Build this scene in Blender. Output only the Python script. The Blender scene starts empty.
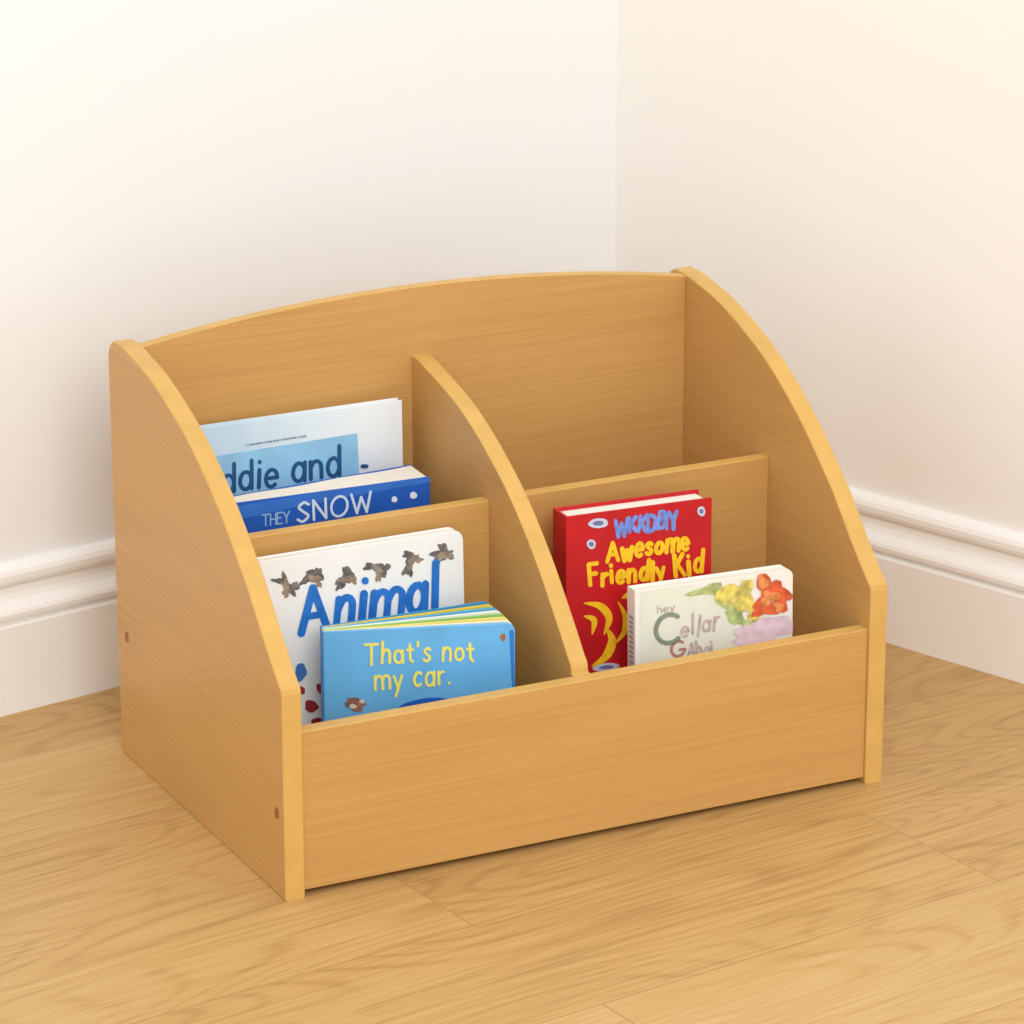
import bpy, bmesh, math, random
from mathutils import Vector, Matrix, Euler
random.seed(7)
sc = bpy.context.scene
COL = sc.collection
sc.view_settings.view_transform = 'Standard'

# ------------------------------------------------------------------ camera
CAM = Vector((-1.13956, -2.68116, 1.30864)); YAW = -0.46828; PIT = 0.31816; F = 3706.57
cd = bpy.data.cameras.new('camera'); cam = bpy.data.objects.new('camera', cd); COL.objects.link(cam)
cam.location = CAM; cam.rotation_euler = (math.pi/2-PIT, 0, YAW)
cd.sensor_width = 36; cd.lens = F*36/1024; cd.clip_start = .05; cd.clip_end = 50
sc.camera = cam
fw = Vector((-math.sin(YAW)*math.cos(PIT), math.cos(YAW)*math.cos(PIT), -math.sin(PIT)))
rt = Vector((math.cos(YAW), math.sin(YAW), 0)); up = rt.cross(fw)
def ray(u, v): return fw + rt*((u-512)/F) - up*((v-512)/F)
def hit(u, v, ax, val):
    d = ray(u, v); return CAM + d*((val-CAM[ax])/d[ax])
def hitp(u, v, p, n):
    d = ray(u, v); return CAM + d*((p-CAM).dot(n)/d.dot(n))

# ------------------------------------------------------------------ materials
def lin(c):
    r = []
    for x in c:
        x /= 255
        r.append(x/12.92 if x <= .04045 else ((x+.055)/1.055)**2.4)
    return (*r, 1)
MATS = {}
def flat(name, rgb, rough=.5, spec=.3, var=0.0, vscale=30):
    if name in MATS: return MATS[name]
    m = bpy.data.materials.new(name); m.use_nodes = True; nt = m.node_tree
    b = nt.nodes['Principled BSDF']; b.inputs['Roughness'].default_value = rough
    b.inputs['Specular IOR Level'].default_value = spec
    n = nt.nodes.new('ShaderNodeTexNoise'); n.inputs['Scale'].default_value = vscale
    tc = nt.nodes.new('ShaderNodeTexCoord'); nt.links.new(tc.outputs['Object'], n.inputs['Vector'])
    r = nt.nodes.new('ShaderNodeValToRGB'); c = lin(rgb)
    r.color_ramp.elements[0].position = .3; r.color_ramp.elements[1].position = .7
    r.color_ramp.elements[0].color = (*[x*(1-var) for x in c[:3]], 1)
    r.color_ramp.elements[1].color = (*[min(1, x*(1+var)) for x in c[:3]], 1)
    nt.links.new(n.outputs['Fac'], r.inputs['Fac']); nt.links.new(r.outputs['Color'], b.inputs['Base Color'])
    MATS[name] = m; return m

def wood(name, axis, dark, light, rough=.36, big=2.0, fine=5.0):
    m = bpy.data.materials.new(name); m.use_nodes = True; nt = m.node_tree; L = nt.links
    b = nt.nodes['Principled BSDF']; b.inputs['Roughness'].default_value = rough
    b.inputs['Specular IOR Level'].default_value = .28
    tc = nt.nodes.new('ShaderNodeTexCoord')
    def mapped(al, ac, off):
        mp = nt.nodes.new('ShaderNodeMapping')
        s = [ac]*3; s['xyz'.index(axis)] = al
        mp.inputs['Scale'].default_value = s; mp.inputs['Location'].default_value = (off, off*.7, off*.3)
        L.new(tc.outputs['Object'], mp.inputs['Vector']); return mp
    def noise(mp, det, dist):
        n = nt.nodes.new('ShaderNodeTexNoise'); n.inputs['Scale'].default_value = 1
        n.inputs['Detail'].default_value = det; n.inputs['Distortion'].default_value = dist
        L.new(mp.outputs['Vector'], n.inputs['Vector']); return n
    n1 = noise(mapped(big, big*7, 1.3), 2, .6)
    n2 = noise(mapped(fine, fine*66, 5.1), 2, 0)
    mx = nt.nodes.new('ShaderNodeMath'); mx.operation = 'MULTIPLY_ADD'; mx.inputs[1].default_value = .64
    ad = nt.nodes.new('ShaderNodeMath'); ad.operation = 'MULTIPLY'; ad.inputs[1].default_value = .36
    L.new(n1.outputs['Fac'], ad.inputs[0]); L.new(n2.outputs['Fac'], mx.inputs[0]); L.new(ad.outputs[0], mx.inputs[2])
    r = nt.nodes.new('ShaderNodeValToRGB')
    r.color_ramp.elements[0].position = .33; r.color_ramp.elements[1].position = .66
    r.color_ramp.elements[0].color = lin(dark); r.color_ramp.elements[1].color = lin(light)
    L.new(mx.outputs[0], r.inputs['Fac']); L.new(r.outputs['Color'], b.inputs['Base Color'])
    return m
BEECH_X = wood('beech_along_width', 'x', (194, 147, 84), (206, 159, 94))
BEECH_Y = wood('beech_along_depth', 'y', (194, 147, 85), (206, 159, 95))
EDGE = flat('beech_edge_band', (213, 169, 94), .4, .25, .05, 40)
CAP = flat('screw_cap_brown', (150, 96, 52), .5)

def floor_mat():
    m = bpy.data.materials.new('oak_plank_floor'); m.use_nodes = True; nt = m.node_tree; L = nt.links
    b = nt.nodes['Principled BSDF']; b.inputs['Roughness'].default_value = .42
    b.inputs['Specular IOR Level'].default_value = .3
    N = nt.nodes.new
    tc = N('ShaderNodeTexCoord')
    mp0 = N('ShaderNodeMapping'); mp0.inputs['Rotation'].default_value = (0, 0, math.radians(-8)); mp0.inputs['Location'].default_value = (.62, .13, 0)
    L.new(tc.outputs['Object'], mp0.inputs['Vector'])
    br = N('ShaderNodeTexBrick'); br.offset = .37; br.inputs['Scale'].default_value = 1
    br.inputs['Brick Width'].default_value = 1.15; br.inputs['Row Height'].default_value = .185
    br.inputs['Mortar Size'].default_value = .0007; br.inputs['Mortar Smooth'].default_value = .2; br.inputs['Bias'].default_value = 0
    br.inputs['Color1'].default_value = (0, 0, 0, 1); br.inputs['Color2'].default_value = (1, 1, 1, 1)
    br.inputs['Mortar'].default_value = (.5, .5, .5, 1)
    L.new(mp0.outputs['Vector'], br.inputs['Vector'])
    sh = N('ShaderNodeVectorMath'); sh.operation = 'MULTIPLY_ADD'; sh.inputs[1].default_value = (3.1, 1.7, 0)
    L.new(br.outputs['Color'], sh.inputs[0]); L.new(mp0.outputs['Vector'], sh.inputs[2])
    def mp(s):
        q = N('ShaderNodeMapping'); q.inputs['Scale'].default_value = s; L.new(sh.outputs[0], q.inputs['Vector']); return q
    def noise(s, det, dist=0):
        n = N('ShaderNodeTexNoise'); n.inputs['Scale'].default_value = 1; n.inputs['Detail'].default_value = det
        n.inputs['Distortion'].default_value = dist; L.new(mp(s).outputs[0], n.inputs['Vector']); return n.outputs['Fac']
    def mad(a, k, c):
        q = N('ShaderNodeMath'); q.operation = 'MULTIPLY_ADD'; L.new(a, q.inputs[0]); q.inputs[1].default_value = k
        if isinstance(c, float): q.inputs[2].default_value = c
        else: L.new(c, q.inputs[2])
        return q.outputs[0]
    # arched growth-ring figure: thin contour lines of a stretched noise field, faded in and out by a second field
    ct = noise((1.6, 8.0, 1), 1.0, .15)
    si = N('ShaderNodeMath'); si.operation = 'SINE'; L.new(mad(ct, 130.0, 0.0), si.inputs[0])
    pw = N('ShaderNodeMath'); pw.operation = 'POWER'; L.new(mad(si.outputs[0], .5, .5), pw.inputs[0]); pw.inputs[1].default_value = 4
    fd = N('ShaderNodeMath'); fd.operation = 'MULTIPLY'; L.new(pw.outputs[0], fd.inputs[0]); L.new(noise((2.4, 8, 3), 2), fd.inputs[1])
    fine = noise((8, 240, 1), 2); mid = noise((4, 75, 1), 2); broad = noise((1.2, 6, 1), 1)
    v = mad(fd.outputs[0], -.17, mad(fine, .46, mad(mid, .16, mad(broad, .20, mad(br.outputs['Color'], .16, .055)))))
    r = N('ShaderNodeValToRGB'); e = r.color_ramp.elements
    e[0].position = .25; e[0].color = lin((166, 125, 72)); e[1].position = .78; e[1].color = lin((214, 180, 125))
    k = e.new(.5); k.color = lin((198, 158, 99))
    L.new(v, r.inputs['Fac'])
    mx = N('ShaderNodeMixRGB'); mx.inputs['Color2'].default_value = lin((150, 110, 64))
    sm = N('ShaderNodeMath'); sm.operation = 'MULTIPLY'; sm.inputs[1].default_value = .6
    L.new(br.outputs['Fac'], sm.inputs[0]); L.new(sm.outputs[0], mx.inputs['Fac']); L.new(r.outputs['Color'], mx.inputs['Color1'])
    L.new(mx.outputs['Color'], b.inputs['Base Color'])
    return m

# ------------------------------------------------------------------ mesh helpers
def link(name, bm, mats, parent=None):
    me = bpy.data.meshes.new(name); bm.normal_update(); bm.to_mesh(me); bm.free()
    for m in (mats if isinstance(mats, (list, tuple)) else [mats]): me.materials.append(m)
    o = bpy.data.objects.new(name, me); COL.objects.link(o)
    if parent: o.parent = parent
    return o
def prism(bm, pts, ax, a, b, bev=0.0, edge_idx=None, segs=2):
    """extrude a 2-D outline along axis ax from a to b; outline coords are the two other axes in xyz order"""
    def P(p, k):
        l = list(p); l.insert('xyz'.index(ax), k); return l
    n = len(pts)
    va = [bm.verts.new(P(p, a)) for p in pts]; vb = [bm.verts.new(P(p, b)) for p in pts]
    fa = bm.faces.new(va); fb = bm.faces.new(vb[::-1])
    sides = [bm.faces.new((va[i], vb[i], vb[(i+1) % n], va[(i+1) % n])) for i in range(n)]
    faces = [fa, fb]+sides
    bmesh.ops.recalc_face_normals(bm, faces=faces)
    if bev:
        ed = set(fa.edges) | set(fb.edges)
        bmesh.ops.bevel(bm, geom=list(ed), offset=bev, segments=segs, profile=.5, affect='EDGES', clamp_overlap=True)
    if edge_idx is not None:
        bm.normal_update(); k = 'xyz'.index(ax)
        for f in bm.faces:
            if abs(f.normal[k]) < .98: f.material_index = edge_idx
def box(bm, lo, hi, bev=0.0, edge=False, face_ax=1):
    x0, y0, z0 = lo; x1, y1, z1 = hi
    vs = [bm.verts.new(p) for p in ((x0,y0,z0),(x1,y0,z0),(x1,y1,z0),(x0,y1,z0),(x0,y0,z1),(x1,y0,z1),(x1,y1,z1),(x0,y1,z1))]
    fs = [bm.faces.new([vs[i] for i in q]) for q in ((0,3,2,1),(4,5,6,7),(0,1,5,4),(1,2,6,5),(2,3,7,6),(3,0,4,7))]
    if bev: bmesh.ops.bevel(bm, geom=list({e for f in fs for e in f.edges}), offset=bev, segments=2, profile=.5, affect='EDGES')
    if edge:
        bm.normal_update()
        for f in bm.faces:
            if abs(f.normal[face_ax]) < .98: f.material_index = 1
def rrect(x0, z0, x1, z1, r, n=6):
    """r = radii (bl, br, tr, tl)"""
    out = []
    for (cx, cz, a0), q in zip(((x0, z0, 180), (x1, z0, 270), (x1, z1, 0), (x0, z1, 90)), r):
        if q <= 0: out.append((cx, cz)); continue
        ox = cx+q if cx == x0 else cx-q; oz = cz+q if cz == z0 else cz-q
        for i in range(n+1):
            a = math.radians(a0+90*i/n); out.append((ox+q*math.cos(a), oz+q*math.sin(a)))
    return out
def crom(pts, n=6):
    if len(pts) < 3: return list(pts)
    P = [pts[0]]+list(pts)+[pts[-1]]; out = []
    for i in range(1, len(P)-2):
        a, b, c, d = P[i-1], P[i], P[i+1], P[i+2]
        for k in range(n):
            t = k/n
            out.append(tuple(.5*((2*b[j])+(c[j]-a[j])*t+(2*a[j]-5*b[j]+4*c[j]-d[j])*t*t+(3*b[j]-a[j]-3*c[j]+d[j])*t**3) for j in range(2)))
    out.append(tuple(pts[-1])); return out
def empty(name, loc, rot=(0, 0, 0)):
    o = bpy.data.objects.new(name, None); COL.objects.link(o); o.location = loc; o.rotation_euler = rot
    o.empty_display_size = .05; return o
def tag(o, label, cat, group=None):
    o['label'] = label; o['category'] = cat
    if group: o['group'] = group

# ------------------------------------------------------------------ room shell
A = Vector((-.0735, .5227)); Cn = Vector((.6745, .6653)); B = Vector((.8603, .1505))
dl = (Cn-A).normalized(); dr = (B-Cn).normalized()
nl = Vector((dl.y, -dl.x)); nr = Vector((dr.y, -dr.x))          # into the room
BT = .020                                                        # baseboard thickness
def inter(p, d, q, e):
    t = ((q.x-p.x)*e.y-(q.y-p.y)*e.x)/(d.x*e.y-d.y*e.x); return p+d*t
def offs(off):      # polyline at distance off from the wall faces
    p = A-nl*(BT-off); q = B-nr*(BT-off)
    return p-dl*1.6, inter(p, dl, q, dr), q+dr*1.2
def wall(name, i, mat):
    bm = bmesh.new(); f = offs(0); k = offs(-.1); H = 2.4
    pts = [f[i], f[i+1], k[i+1], k[i]]
    prism(bm, [tuple(p) for p in pts], 'z', 0, H)
    o = link(name, bm, mat); o['kind'] = 'structure'; return o
WL = flat('wall_paint_warm_white', (241, 240, 238), .85, .1, .006, 3)
WR = flat('wall_white_warm_lit', (245, 241, 234), .85, .1, .006, 3)  # same wall white, with the right side's warmer light mixed into the colour
wall('wall_left', 0, WL); wall('wall_right', 1, WR)
TRIM = flat('trim_gloss_white', (246, 244, 240), .35, .3, .004, 5)
BH = hitp(0, 572, Vector((A.x, A.y, 0)), Vector((nl.x, nl.y, 0))).z
prof = [(0, 0), (BT, 0), (BT, .60), (BT-.001, .615), (BT-.0062, .622), (BT-.0062, .64), (BT-.001, .652), (BT-.0005, .685), (BT-.002, .71),
        (BT-.005, .735), (BT-.009, .765), (BT-.0120, .80), (BT-.0135, .84), (BT-.0135, .865), (BT-.008, .872), (BT-.0065, .90), (BT-.0065, .935), (BT-.0085, .965), (BT-.012, .99), (BT-.015, 1.0), (0, 1.0)]
def skirting(name, i):
    bm = bmesh.new(); rows = []
    for d, z in prof:
        o = offs(d); rows.append([bm.verts.new((*o[i], z*BH)), bm.verts.new((*o[i+1], z*BH))])
    for a, b in zip(rows, rows[1:]): bm.faces.new((a[0], a[1], b[1], b[0]))
    for s in (0, 1): bm.faces.new([r[s] for r in rows])
    bm.faces.new((rows[0][0], rows[0][1], rows[-1][1], rows[-1][0]))
    bmesh.ops.recalc_face_normals(bm, faces=bm.faces[:])
    o = link(name, bm, TRIM); o['kind'] = 'structure'
skirting('baseboard_left', 0); skirting('baseboard_right', 1)
bm = bmesh.new(); box(bm, (-2.2, -2.2, -.05), (1.8, 1.0, 0)); o = link('floor', bm, floor_mat()); o['kind'] = 'structure'

# ------------------------------------------------------------------ the book display unit
W, D, H, T = .60, .3880, .409, .0182
HF, YM, HM, YB, XM = .1515, .186, .265, .349, .2875
unit = empty('book_display_unit', (0, 0, 0))
tag(unit, 'low beech wood book display unit with curved sides and four compartments', 'bookcase')
def arc(cx, cy, r, a0, a1, n):
    return [(cx+r*math.cos(math.radians(a0+(a1-a0)*i/n)), cy+r*math.sin(math.radians(a0+(a1-a0)*i/n))) for i in range(n+1)]
curve = crom([(.0015, .193), (.0100, .2005), (.0336, .2240), (.0600, .2530), (.0800, .2735), (.1350, .3200), (.2000, .3605), (.2760, .3905), (.3300, .4020), (.3550, .4055)], 10)
side = [(0, 0), (0, .182), (.0003, .188)] + curve + arc(D-.022, .3840, .022, 80, 0, 12) + [(D, 0)]
for nm, x0 in (('side_panel', 0), ('side_panel', W-T)):
    bm = bmesh.new(); prism(bm, side, 'x', x0, x0+T, .0022, 1, 3)
    sp = link(nm, bm, [BEECH_Y, EDGE], unit)
    for u, v in ((127, 637), (277, 813)):
        p = hit(u, v, 0, 0); xs = (-.0006, .001) if x0 == 0 else (W-.001, W+.0006)
        bm = bmesh.new(); prism(bm, rrect(p.y-.0035, p.z-.0045, p.y+.0035, p.z+.0045, (.001,)*4, 3), 'x', *xs)
        link('screw_cap', bm, CAP, sp)
bm = bmesh.new(); box(bm, (T, .0035, .006), (W-T, .0035+T*.8, HF), .0008, True); link('front_panel', bm, [BEECH_X, EDGE], unit)
n = 30; zs = .4030; ris = .0235
arch = [(T, .004), (W-T, .004)] + [(W-T-(W-2*T)*i/n, zs+ris*(1-(2*i/n-1)**2)) for i in range(n+1)]
bm = bmesh.new(); prism(bm, arch, 'y', YB, YB+.012, .0008, 1, 2); link('back_panel', bm, [BEECH_X, EDGE], unit)
dcur = crom([(.0260, .1600), (.0320, .1660), (.0495, .1870), (.0980, .2400), (.1570, .2890), (.2380, .3330), (.3220, .3570), (YB, .3610)], 10)
div = [(.0035+T*.8, .012), (.0035+T*.8, HF-.002), (.0240, HF), (.0245, .156)] + dcur + [(YB, .012)]
bm = bmesh.new(); prism(bm, div, 'x', XM, XM+T*.93, .0020, 1, 3); link('divider', bm, [BEECH_Y, EDGE], unit)
for a, b in ((T, XM), (XM+T*.93, W-T)):
    bm = bmesh.new(); box(bm, (a, YM, .03), (b, YM+.013, HM), .0008, True); link('tier_panel', bm, [BEECH_X, EDGE], unit)
    bm = bmesh.new(); box(bm, (a, .0035+T*.8, .012), (b, YM+.013, .03)); link('base_shelf', bm, BEECH_X, unit)
    bm = bmesh.new(); box(bm, (a, YM+.013, .092), (b, YB, .11)); link('rear_shelf', bm, BEECH_X, unit)
ZF, ZR = .03, .11

# ------------------------------------------------------------------ hand-painted stroke lettering
def ar(cx, cy, rx, ry, a0, a1, n=14):
    return [(cx+rx*math.cos(math.radians(a0+(a1-a0)*i/n)), cy+ry*math.sin(math.radians(a0+(a1-a0)*i/n))) for i in range(n+1)]
hump = lambda x: crom([(x, .38), (x+.1, .57), (x+.24, .62), (x+.38, .52), (x+.41, .3), (x+.41, 0)], 5)
ring = ar(.23, .31, .22, .31, 0, 360, 18)
G = {
 'A': (.76, [[(0, 0), (.36, 1), (.74, 0)], [(.14, .36), (.6, .36)]]),
 'n': (.48, [[(.02, .62), (.02, 0)], hump(.02)]),
 'i': (.12, [[(.05, .6), (.05, 0)], [(.05, .86), (.05, .87)]]),
 'm': (.84, [[(.02, .62), (.02, 0)], hump(.02), hump(.42)]),
 'a': (.5, [ring, [(.46, .62), (.46, 0)]]),
 'l': (.12, [[(.05, 1), (.05, 0)]]),
 'T': (.7, [[(0, 1), (.7, 1)], [(.35, 1), (.35, 0)]]),
 'h': (.48, [[(.02, 1), (.02, 0)], hump(.02)]),
 't': (.34, [[(.15, .9), (.15, .12), (.28, 0)], [(0, .62), (.32, .62)]]),
 "'": (.1, [[(.06, 1), (.03, .8)]]),
 's': (.38, [crom([(.36, .54), (.2, .62), (.05, .5), (.18, .34), (.35, .18), (.2, 0), (.02, .08)])]),
 'o': (.48, [ring]),
 'y': (.44, [[(0, .62), (.22, .05)], [(.44, .62), (.1, -.35)]]),
 'c': (.44, [ar(.23, .31, .22, .31, 50, 310)]),
 'r': (.32, [[(.02, .62), (.02, 0)], crom([(.02, .38), (.14, .57), (.3, .6)])]),
 '.': (.1, [[(.05, .03), (.06, .03)]]),
 'e': (.47, [[(.02, .32), (.45, .32)], ar(.23, .31, .22, .31, 0, 310)]),
 'd': (.5, [ring, [(.46, 1), (.46, 0)]]),
 'w': (.66, [[(0, .62), (.16, 0), (.33, .5), (.5, 0), (.66, .62)]]),
 'E': (.5, [[(.5, 1), (0, 1), (0, 0), (.5, 0)], [(0, .52), (.4, .52)]]),
 'F': (.5, [[(.5, 1), (0, 1), (0, 0)], [(0, .52), (.4, .52)]]),
 'H': (.55, [[(0, 1), (0, 0)], [(.55, 1), (.55, 0)], [(0, .5), (.55, .5)]]),
 'Y': (.6, [[(0, 1), (.3, .5), (.6, 1)], [(.3, .5), (.3, 0)]]),
 'N': (.6, [[(0, 0), (0, 1), (.6, 0), (.6, 1)]]),
 'O': (.8, [ar(.4, .5, .4, .5, 0, 360, 22)]),
 'W': (.95, [[(0, 1), (.24, 0), (.48, .8), (.72, 0), (.95, 1)]]),
 'S': (.58, [crom([(.54, .86), (.3, 1), (.06, .78), (.28, .52), (.54, .26), (.28, 0), (.02, .14)])]),
 'K': (.55, [[(0, 1), (0, 0)], [(.52, 1), (.03, .45)], [(.15, .56), (.55, 0)]]),
 'C': (.75, [ar(.42, .5, .42, .5, 50, 310, 18)]),
 'B': (.52, [[(0, 0), (0, 1)], crom([(0, 1), (.36, .95), (.38, .6), (0, .52)]), crom([(0, .52), (.46, .45), (.46, .06), (0, 0)])]),
 'D': (.6, [[(0, 0), (0, 1)], crom([(0, 1), (.45, .9), (.58, .5), (.45, .1), (0, 0)])]),
 'I': (.1, [[(.05, 1), (.05, 0)]]),
 'G': (.75, [ar(.4, .5, .4, .5, 50, 350, 18) + [(.5, .42)]]),
 ' ': (.22, []),
}
class Print:
    """flat shapes printed on the cover plane of a book: drawn as outlines, laid on the cover (local y=0)"""
    def __init__(s, book, level): s.b = book; s.bm = bmesh.new(); s.y = -.0004*level; s.k = 0; s.mi = 0
    def face(s, vs):
        f = s.bm.faces.new(vs); f.normal_update(); f.material_index = s.mi
        if f.normal.y > 0: f.normal_flip()
    def vert(s, p):
        x, z = s.b.edge(*p); return s.bm.verts.new((x, s.y-s.k*5e-6, z))
    def poly(s, pts):
        s.k += 1; s.face([s.vert(p) for p in pts])
    def stroke(s, pts, w):
        q = [pts[0]]
        for a in pts[1:]:
            if math.hypot(a[0]-q[-1][0], a[1]-q[-1][1]) > .05: q.append(a)
        if len(q) == 1: q.append((q[0][0]+.1, q[0][1]))
        run = [q[0]]
        for i in range(1, len(q)):
            run.append(q[i])
            if i < len(q)-1:
                a = math.atan2(q[i][1]-q[i-1][1], q[i][0]-q[i-1][0]); b = math.atan2(q[i+1][1]-q[i][1], q[i+1][0]-q[i][0])
                if abs((b-a+math.pi) % (2*math.pi)-math.pi) > .9: s.ribbon(run, w); run = [q[i]]
        s.ribbon(run, w)
    def ribbon(s, q, w):
        s.k += 1; n = len(q)
        ws = w if isinstance(w, (list, tuple)) else [w]*n
        closed = n > 4 and math.hypot(q[0][0]-q[-1][0], q[0][1]-q[-1][1]) < .3
        def tan(i):
            a = q[max(i-1, 0)] if not (closed and i in (0, n-1)) else q[n-2]
            b = q[min(i+1, n-1)] if not (closed and i in (0, n-1)) else q[1]
            dx, dy = b[0]-a[0], b[1]-a[1]; l = math.hypot(dx, dy) or 1; return dx/l, dy/l
        L, R = [], []
        for i in range(n):
            h = ws[i]/2; tx, ty = tan(i); L.append(s.vert((q[i][0]-ty*h, q[i][1]+tx*h))); R.append(s.vert((q[i][0]+ty*h, q[i][1]-tx*h)))
        for i in range(n-1): s.face((L[i], L[i+1], R[i+1], R[i]))
        if closed: return
        for i, sg in ((0, -1), (n-1, 1)):
            h = ws[i]/2; tx, ty = tan(i); mid = []
            for k in range(1, 6):
                a = math.pi*k/6; c, d = math.cos(a), math.sin(a)*sg
                mid.append(s.vert((q[i][0]-ty*h*c+tx*h*d, q[i][1]+tx*h*c+ty*h*d)))
            s.face([L[i]]+mid+[R[i]])
    def crescent(s, pts, w):
        q = crom(pts, 5); n = len(q); s.ribbon(q, [max(1.2, w*math.sin(math.pi*(i+.4)/(n-.2))) for i in range(n)])
    def text(s, t, p0, p1, hp, w, gap=.16, slant=0.0, jit=0.0):
        tot = sum(G[c][0] for c in t)+gap*(len(t)-1); x = 0
        for c in t:
            j = random.uniform(-jit, jit); hh = hp*(1+random.uniform(-jit, jit)*.06); sl = slant+random.uniform(-jit, jit)*.05
            for st in G[c][1]:
                s.stroke([(p0[0]+(p1[0]-p0[0])*(x+gx)/tot+sl*gy*hh, p0[1]+(p1[1]-p0[1])*(x+gx)/tot-gy*hh+j) for gx, gy in st], w*(1+random.uniform(-.06, .06)*jit))
            x += G[c][0]+gap
    def blob(s, cx, cy, rx, ry, rot=0, rough=.15, n=18, seed=0):
        R = random.Random(seed*31+int(cx*7+cy)); ph = [R.uniform(0, 6.28) for _ in range(3)]; pts = []
        for i in range(n):
            a = 2*math.pi*i/n; k = 1+rough*(math.sin(2*a+ph[0])*.5+math.sin(3*a+ph[1])*.6+math.sin(5*a+ph[2])*.4)
            x, y = rx*k*math.cos(a), ry*k*math.sin(a); c, q = math.cos(rot), math.sin(rot)
            pts.append((cx+x*c-y*q, cy+x*q+y*c))
        s.poly(pts)
    def done(s, name, mat): return link(name, s.bm, mat, s.b.root)

class Book:
    def __init__(s, tl, tr, ytop, yaw, lean, shelf, th, foot=None):
        yaw = math.radians(yaw); lean = math.radians(lean)
        TL = hit(*tl, 1, ytop); xd = Vector((math.cos(yaw), math.sin(yaw), 0)); nn = Vector((-xd.y, xd.x, 0))
        TR = hitp(*tr, TL, nn); s.w = (TR-TL).dot(xd)
        s.R = Euler((-lean, 0, yaw)).to_matrix()
        s.h = (TL.z-shelf-(foot or th)*math.sin(lean))/math.cos(lean)-.0002
        s.base = TL-s.R@Vector((0, 0, s.h)); s.th = th
        s.root = empty('book', s.base, (-lean, 0, yaw)); s.Rt = s.R.transposed()
    def loc(s, u, v):
        o = s.Rt@(CAM-s.base); d = s.Rt@ray(u, v); k = -o.y/d.y; p = o+d*k; return p.x, p.z
    def edge(s, u, v):      # kept on the cover
        x, z = s.loc(u, v); return min(max(x, .0004), s.w-.0004), min(max(z, .0004), s.h-.0004)
    def slab(s, name, y0, y1, mat, inset=(0, 0, 0, 0), r=(0, 0, 0, 0), bev=.0004, parent=None):
        bm = bmesh.new(); l, b, q, t = inset
        prism(bm, rrect(l, b, s.w-q, s.h-t, r), 'y', y0, y1, bev)
        return link(name, bm, mat, parent or s.root)
    def cased(s, cmat, pmat, c=.0018, r=0.0, ins=.003, th1=None):
        """boards and spine in one mesh with the page block inside; th1 = thickness at the open side if it gapes"""
        bm = bmesh.new(); R = (0, r, r, 0); th1 = th1 or s.th
        prism(bm, rrect(0, 0, s.w, s.h, R), 'y', 0, c, .0004)
        if th1 == s.th: prism(bm, rrect(0, 0, s.w, s.h, R), 'y', s.th-c, s.th, .0004)
        else: prism(bm, [(0, s.th-c), (s.w, th1-c), (s.w, th1), (0, s.th)], 'z', 0, s.h)
        prism(bm, rrect(0, c, c, s.th-c, (0,)*4), 'z', 0, s.h)
        link('cover', bm, cmat, s.root)
        bm = bmesh.new()
        if th1 == s.th: prism(bm, [(c, c), (s.w-ins, c), (s.w-ins, s.th-c), (c, s.th-c)], 'z', ins*.6, s.h-ins)
        else:                                   # gaping pages with a slightly wavy top surface
            k = 10; tp = []
            for i in range(k+1):
                x = c+(s.w-ins-c)*i/k; t = s.th+(th1-s.th)*x/s.w
                tp.append((x, c, t-c-.0005, s.h-ins+.0005*math.sin(i*1.3)))
            def V(x, y, z): return bm.verts.new((x, y, z))
            fr = [(V(x, a, ins*.6), V(x, a, z), V(x, e, z+.001), V(x, e, ins*.6)) for x, a, e, z in tp]
            for q, p_ in zip(fr, fr[1:]):
                for j in range(4): bm.faces.new((q[j], p_[j], p_[(j+1) % 4], q[(j+1) % 4]))
            bm.faces.new(fr[0]); bm.faces.new(fr[-1]); bmesh.ops.recalc_face_normals(bm, faces=bm.faces[:])
        link('pages', bm, pmat, s.root)
PAPER = flat('page_paper', (236, 231, 220), .8, .1, .04, 200)

# cover whose blue wash fades to white towards the open side (printed pigment, along the cover's own x)
def wash(name, left, right, w):
    m = flat(name, left, .35, .3); nt = m.node_tree; L = nt.links
    tc = nt.nodes.new('ShaderNodeTexCoord'); sp = nt.nodes.new('ShaderNodeSeparateXYZ'); L.new(tc.outputs['Object'], sp.inputs[0])
    nz = nt.nodes.new('ShaderNodeTexNoise'); nz.inputs['Scale'].default_value = 22; L.new(tc.outputs['Object'], nz.inputs['Vector'])
    d = nt.nodes.new('ShaderNodeMath'); d.operation = 'DIVIDE'; d.inputs[1].default_value = w; L.new(sp.outputs['X'], d.inputs[0])
    a = nt.nodes.new('ShaderNodeMath'); a.operation = 'MULTIPLY_ADD'; a.inputs[1].default_value = .35; L.new(nz.outputs['Fac'], a.inputs[0]); L.new(d.outputs[0], a.inputs[2])
    r = nt.nodes.new('ShaderNodeValToRGB'); r.color_ramp.elements[0].position = .35; r.color_ramp.elements[1].position = .95
    r.color_ramp.elements[0].color = lin(left); r.color_ramp.elements[1].color = lin(right); L.new(a.outputs[0], r.inputs['Fac'])
    L.new(r.outputs['Color'], nt.nodes['Principled BSDF'].inputs['Base Color']); return m

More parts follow.
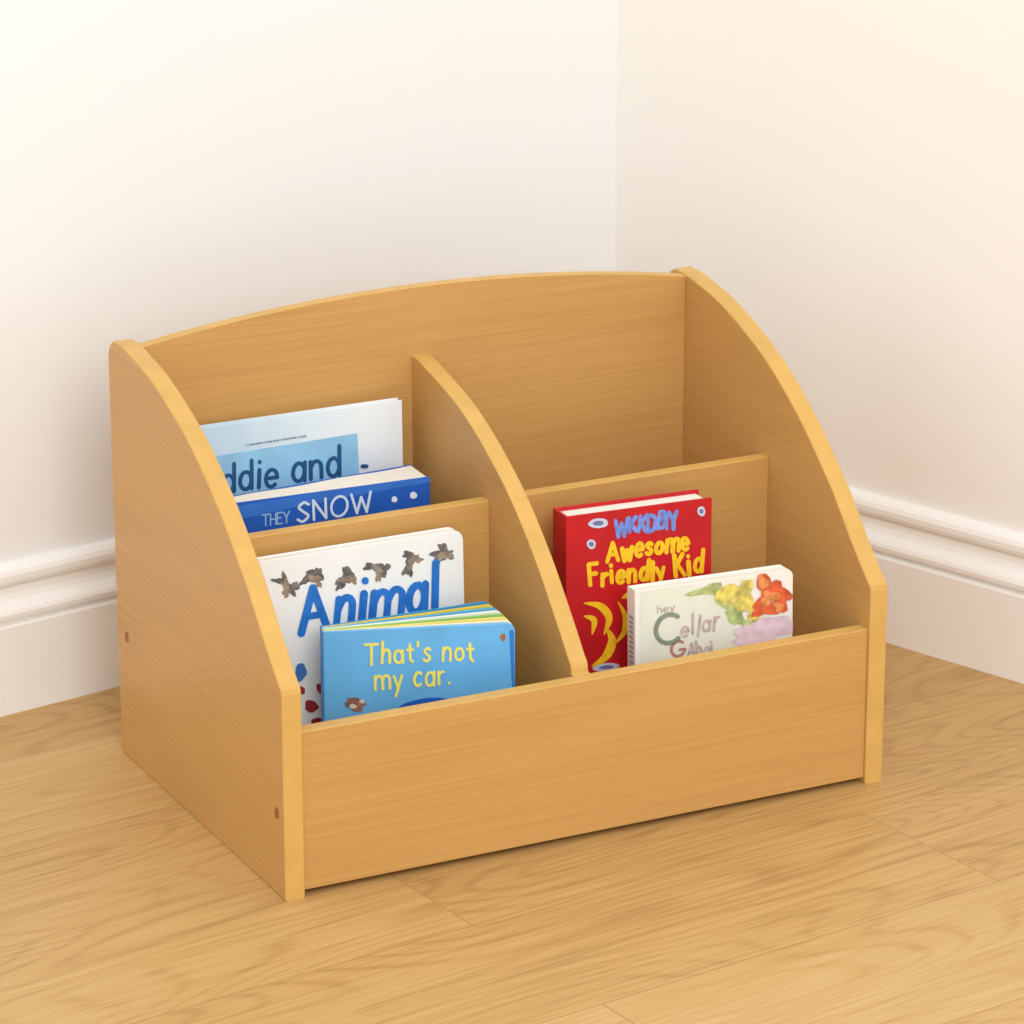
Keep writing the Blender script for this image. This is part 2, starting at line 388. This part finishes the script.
# --- tall pale blue book at the back
b = Book((196, 429), (402, 398), .326, 0, 1.0, ZR, .010)
tag(b.root, 'tall pale blue and white book standing rearmost, against the back panel, left compartment', 'book')
b.cased(wash('pale_blue_cover', (196, 221, 237), (236, 242, 244), b.w), PAPER, .0012)
p = Print(b, 2); p.poly([(198, 459), (357, 433), (359, 480), (300, 500), (205, 510)]); p.done('title_patch', flat('title_patch_blue', (150, 203, 236), .35, .3, .12, 25))
p = Print(b, 3); p.text('Eddie and', (204, 496), (340, 475), 29, 4.0, .18, 0, .8); p.done('title', flat('navy_ink', (38, 86, 132), .5))
p = Print(b, 3)
for i in range(18): p.stroke([(246+i*3.4, 445-i*.53), (247.6+i*3.4, 444.6-i*.53)], 1.5 if i % 5 else .9)
p.done('small_print', flat('grey_ink', (120, 140, 155), .5))
p = Print(b, 3); p.stroke([(362, 466), (366, 466)], 4); p.done('cover_mark', flat('navy_ink', (38, 86, 132)))

# --- bright blue book leaning in front of it
b = Book((236, 503), (430, 474), .258, -2.5, 1.0, ZR, .022, .055)
tag(b.root, 'deep blue book with white snow title and two white dots behind the left tier panel', 'book')
b.cased(flat('deep_blue_cover', (40, 96, 190), .35, .3, .12, 12), PAPER, .0014, 0, .0016, .044)
p = Print(b, 1); p.poly([(236, 506), (320, 492), (430, 476.5), (430, 482), (330, 500), (236, 520)]); p.done('cover_top_band', flat('sky_band_blue', (58, 116, 205), .35, .3, .12, 20))  # lighter blue strip along the top of the cover
p = Print(b, 2); p.text('THEY', (262, 526), (289, 522), 11, 1.4); p.done('small_title', flat('light_blue_ink', (150, 186, 232), .5))
p = Print(b, 2); p.text('SNOW', (297, 522), (371, 511), 19, 2.6, .24, 0, .8); p.done('title', flat('pale_snow_ink', (208, 224, 242), .5))
for u, v, r in ((394, 499, 3), (413, 495, 3.6)):
    p = Print(b, 3); p.blob(u, v, r, r, 0, .05); p.done('snow_dot', flat('white_ink', (226, 236, 246)))
p = Print(b, 2); p.blob(390, 512, 12, 2.2, -.15); p.done('cover_picture', flat('pale_blue_ink', (90, 150, 220), .5))

# --- white animal book
b = Book((258, 562), (463, 529), .160, 0, 2.0, ZF, .014)
tag(b.root, 'white book with blue animal title and grey animal tracks, against left tier panel', 'book')
bm = bmesh.new(); prism(bm, rrect(0, 0, b.w, b.h, (.002, .01, .01, .002)), 'y', 0, .0022, .0005); prism(bm, rrect(0, 0, b.w, b.h, (.002, .01, .01, .002)), 'y', .0118, .014, .0005)
prism(bm, rrect(0, .0022, .002, .0118, (0,)*4), 'z', 0, b.h); link('cover', bm, flat('white_board_cover', (240, 240, 238), .35, .3, .02, 15), b.root)
b.slab('pages', .0022, .0118, PAPER, (.002, .001, .001, .001), (.001, .009, .009, .001))
p = Print(b, 2); p.text('Animal', (301, 634), (437, 609), 46, 7.5, .2, .04, 1.5); p.done('title', flat('title_blue_ink', (40, 114, 198), .45, .3, .18, 60))
INK = flat('charcoal_ink', (112, 107, 103), .6, .2, .5, 130); TAN = flat('tan_ink', (150, 132, 116), .6, .2, .3, 110)
for i, (x, y, q) in enumerate(((287, 585, 1.1), (313, 577, .25), (345, 578, -.35), (378, 569, .9), (410, 562, -.9), (441, 555, -.4))):
    p = Print(b, 1)
    c, s_ = math.cos(q), math.sin(q)
    T_ = lambda a, d: (x+a*c-d*s_, y+a*s_+d*c)
    p.blob(x, y, 10, 5, q, .5, seed=i)
    p.blob(*T_(5, -5), 6.5, 4, q+1.0, .4, seed=i+9); p.blob(*T_(-7, 5), 6, 3.6, q-.9, .4, seed=i+17)
    p.mi = 1; p.blob(*T_(1, 1), 7, 3, q, .5); p.blob(*T_(7, 5), 4.5, 3, q+.6, .4, seed=i+23)
    p.done('animal_track', [INK, TAN])
for u, v, rx, ry in ((311, 706, 7, 6), (320, 688, 4, 5), (300, 690, 5, 4), (317, 722, 6, 5)):
    p = Print(b, 2); p.blob(u, v, rx, ry); p.done('berry_print', flat('dark_red_ink', (165, 50, 55), .5))
p = Print(b, 3); p.blob(300, 672, 6, 9, .3); p.done('blue_print', flat('mid_blue_ink', (70, 118, 186), .5))

# --- blue board book, fanned open
b = Book((323, 632), (515, 627), .110, -19, 0, ZF, .003)
tag(b.root, 'fanned open light blue board book about a car with yellow title', 'book')
FR = (.002, .008, .008, .002)
b.slab('front_cover', 0, .003, flat('car_book_blue', (104, 178, 230), .35, .3, .10, 18), (0,)*4, FR, .0006)
rim = Print(b, 1); rim.stroke([(511.5, 632), (515, 700)], 4.5); rim.done('cover_border', flat('strong_blue_ink', (40, 126, 212), .4))
cols = [(245, 240, 215), (240, 222, 120), (150, 200, 110), (245, 243, 235), (90, 175, 215), (238, 205, 70), (60, 150, 200)]
N = len(cols)
for i, c in enumerate(cols):
    nm = 'back_cover' if i == N-1 else 'page'
    bm = bmesh.new(); y0 = .0033+i*.0022
    prism(bm, rrect(0, 0, b.w-.001*i, b.h-.001, FR), 'y', 0, .002, .0003)
    o = link(nm, bm, flat('board_page_%d' % i, c, .5, .3, .05, 30), b.root)
    o.location = (0, y0, 0); o.rotation_euler = (0, 0, math.radians(2.4*(i+1)))
bm = bmesh.new(); prism(bm, rrect(-.0012, 0, 0, .019, (0,)*4), 'z', 0, b.h-.0005); link('spine', bm, flat('spine_blue', (50, 130, 205), .4), b.root)
p = Print(b, 2); p.text("That's not", (365, 664), (474, 660), 20, 2.8, .22, 0, .9); p.text('my car.', (375, 690), (450, 683), 21, 2.8, .22, 0, .9)
p.done('title', flat('yellow_ink', (240, 228, 112), .5))
p = Print(b, 2); p.blob(503, 637, 2.5, 4); p.done('cover_mark', flat('rust_ink', (165, 105, 70), .6))
p = Print(b, 2); p.blob(357, 704, 9, 6, .3, .35); p.blob(350, 702, 5, 4, 0, .4)
p.mi = 1; p.blob(353, 706, 3.5, 2.5); p.blob(362, 701, 3, 2); p.done('mouse_print', [flat('brown_ink', (134, 96, 80), .6, .2, .45, 150), flat('cream_ink', (205, 195, 185), .6)])
p = Print(b, 2); p.poly([(388, 722)]+crom([(392, 712), (405, 703), (425, 698), (445, 698), (462, 705)], 5)+[(470, 720)]); p.done('car_print', flat('royal_blue_ink', (34, 92, 190), .4))

# --- thick red book
b = Book((566, 517), (712, 496.5), .122, -4, 1.0, ZF, .030)
tag(b.root, 'thick red book with blue and yellow lettering in the right compartment', 'book')
b.cased(flat('red_cover', (192, 28, 36), .35, .3, .12, 16), PAPER, .0022, .001, .0035)
p = Print(b, 1); p.text('WKKDBIY', (615, 535), (677, 526), 15, 3.9, .18, 0.05, 2.4); p.done('blue_lettering', flat('soft_blue_ink', (112, 140, 216), .5, .3, .25, 150))
GOLD = flat('gold_ink', (244, 196, 34), .5, .3, .10, 120)
p = Print(b, 1); p.text('Awesome', (607, 561), (689, 549), 19, 4.4, .24, 0, 2.2); p.text('Friendly Kid', (590, 587), (702, 571), 19, 4.3, .24, 0, 2.2); p.done('title', GOLD)
for pts, w in (([(584, 603), (600, 606), (609, 618), (604, 634)], 8), ([(584, 616), (594, 620), (592, 634)], 6), ([(592, 666), (606, 656), (612, 640), (606, 628)], 9), ([(622, 598), (630, 594), (642, 590)], 6), ([(614, 644), (624, 632), (625, 616), (618, 602)], 6)):
    p = Print(b, 1); p.crescent(pts, w); p.done('gold_crescent', GOLD)
for u, v, rx, ry in ((598, 523, 10, 5), (591, 544, 4.5, 5), (701, 511, 4, 5), (606, 667, 14, 4)):
    p = Print(b, 2); p.blob(u, v, rx, ry, -.1, .05); p.mi = 1; p.blob(u, v, rx*.55, ry*.5, -.1, .05)
    p.done('silver_badge', [flat('silver_ink', (196, 204, 222), .4), flat('slate_ink', (110, 118, 165), .4)])

# --- small white flowered book
b = Book((635, 591), (793, 571), .066, -4, 2.0, ZF, .017)
tag(b.root, 'small white book with pastel flowers in front of the red book', 'book')
b.cased(flat('cream_cover', (239, 235, 226), .4, .3, .03, 18), PAPER, .0014, .007, .002)
p = Print(b, 1); p.poly(crom([(640, 592), (690, 585), (712, 595), (728, 612), (736, 640), (735, 655), (690, 662), (640, 668)], 4)); p.done('pale_ground', flat('pale_sage_ink', (228, 229, 213), .5, .3, .03, 40))
p = Print(b, 2); p.blob(708, 590, 18, 5, -.1, .4); p.blob(722, 599, 12, 7, .7, .45); p.blob(740, 620, 16, 7, .5, .45); p.blob(734, 608, 6, 12, -.3, .4); p.done('leaf_print', flat('leaf_green_ink', (176, 188, 124), .6, .2, .4, 120))
p = Print(b, 3); p.blob(738, 595, 15, 16, .2, .5, seed=3); p.blob(752, 609, 11, 9, 0, .5); p.mi = 1; p.blob(734, 600, 8, 9, .3, .5); p.blob(745, 588, 5, 7, 0, .5); p.done('yellow_flower', [flat('flower_yellow_ink', (222, 202, 104), .6, .2, .35, 140), flat('flower_olive_ink', (200, 188, 102), .6, .2, .35, 140)])
p = Print(b, 4); p.blob(768, 587, 12, 14, .3, .45, seed=5); p.blob(780, 598, 12, 10, .4, .4); p.blob(765, 607, 17, 8, -.2, .4); p.mi = 1; p.blob(769, 597, 9, 6, 0, .5); p.blob(762, 582, 5, 7, .2, .4); p.blob(778, 606, 6, 4, .2, .4); p.done('red_flower', [flat('flower_red_ink', (214, 98, 60), .6, .2, .3, 140), flat('flower_orange_ink', (230, 146, 86), .6, .2, .25, 140)])
p = Print(b, 3); p.blob(766, 632, 34, 10, -.15, .35); p.blob(776, 622, 18, 7, .1, .4); p.blob(745, 636, 12, 8, 0, .3); p.done('pink_flower', flat('flower_pink_ink', (228, 202, 212), .6, .2, .14, 90))
p = Print(b, 2); p.text('C', (656, 645), (680, 641), 29, 4.8, jit=1); p.done('large_initial', flat('sage_ink', (136, 148, 130), .5, .3, .2, 120))
p = Print(b, 2); p.text('ellar', (681, 636), (718, 630), 19, 3.1, .22, 0, 2.6); p.text('Ahoi', (687, 656), (712, 652), 14, 2.6, .2, 0, 2.4); p.text('hey', (657, 613), (674, 610), 7, 1.2); p.done('title', flat('dusty_pink_ink', (192, 172, 168), .5, .3, .2, 120))
p = Print(b, 2); p.text('G', (671, 657), (684, 655), 15, 2.8); p.done('small_initial', flat('dusty_rose_ink', (182, 128, 118), .5))
bm = bmesh.new()
for i in range(16):
    z = b.h*.42+i*.0047
    vs = [bm.verts.new((-.0002, y, q)) for y, q in ((.004, z), (.0125, z), (.0125, z+.0029), (.004, z+.0029))]; bm.faces.new(vs)
link('spine_print', bm, flat('spine_grey_ink', (165, 170, 168), .6), b.root)

# ------------------------------------------------------------------ light
w = bpy.data.worlds.new('world'); sc.world = w; w.use_nodes = True
bg = w.node_tree.nodes['Background']; bg.inputs['Color'].default_value = (.95, .978, 1, 1); bg.inputs['Strength'].default_value = 1.09
def area(name, loc, tgt, size, power, col=(1, 1, 1)):
    l = bpy.data.lights.new(name, 'AREA'); l.shape = 'DISK'; l.size = size; l.energy = power; l.color = col
    o = bpy.data.objects.new(name, l); COL.objects.link(o); o.location = loc
    o.rotation_euler = (Vector(tgt)-Vector(loc)).to_track_quat('-Z', 'Y').to_euler()
area('added_front_softbox', (-.5, -2.6, 1.9), (.45, .4, .15), 1.8, 44, (1, .988, .972))  # added soft light in front of the unit, brightens walls and compartments
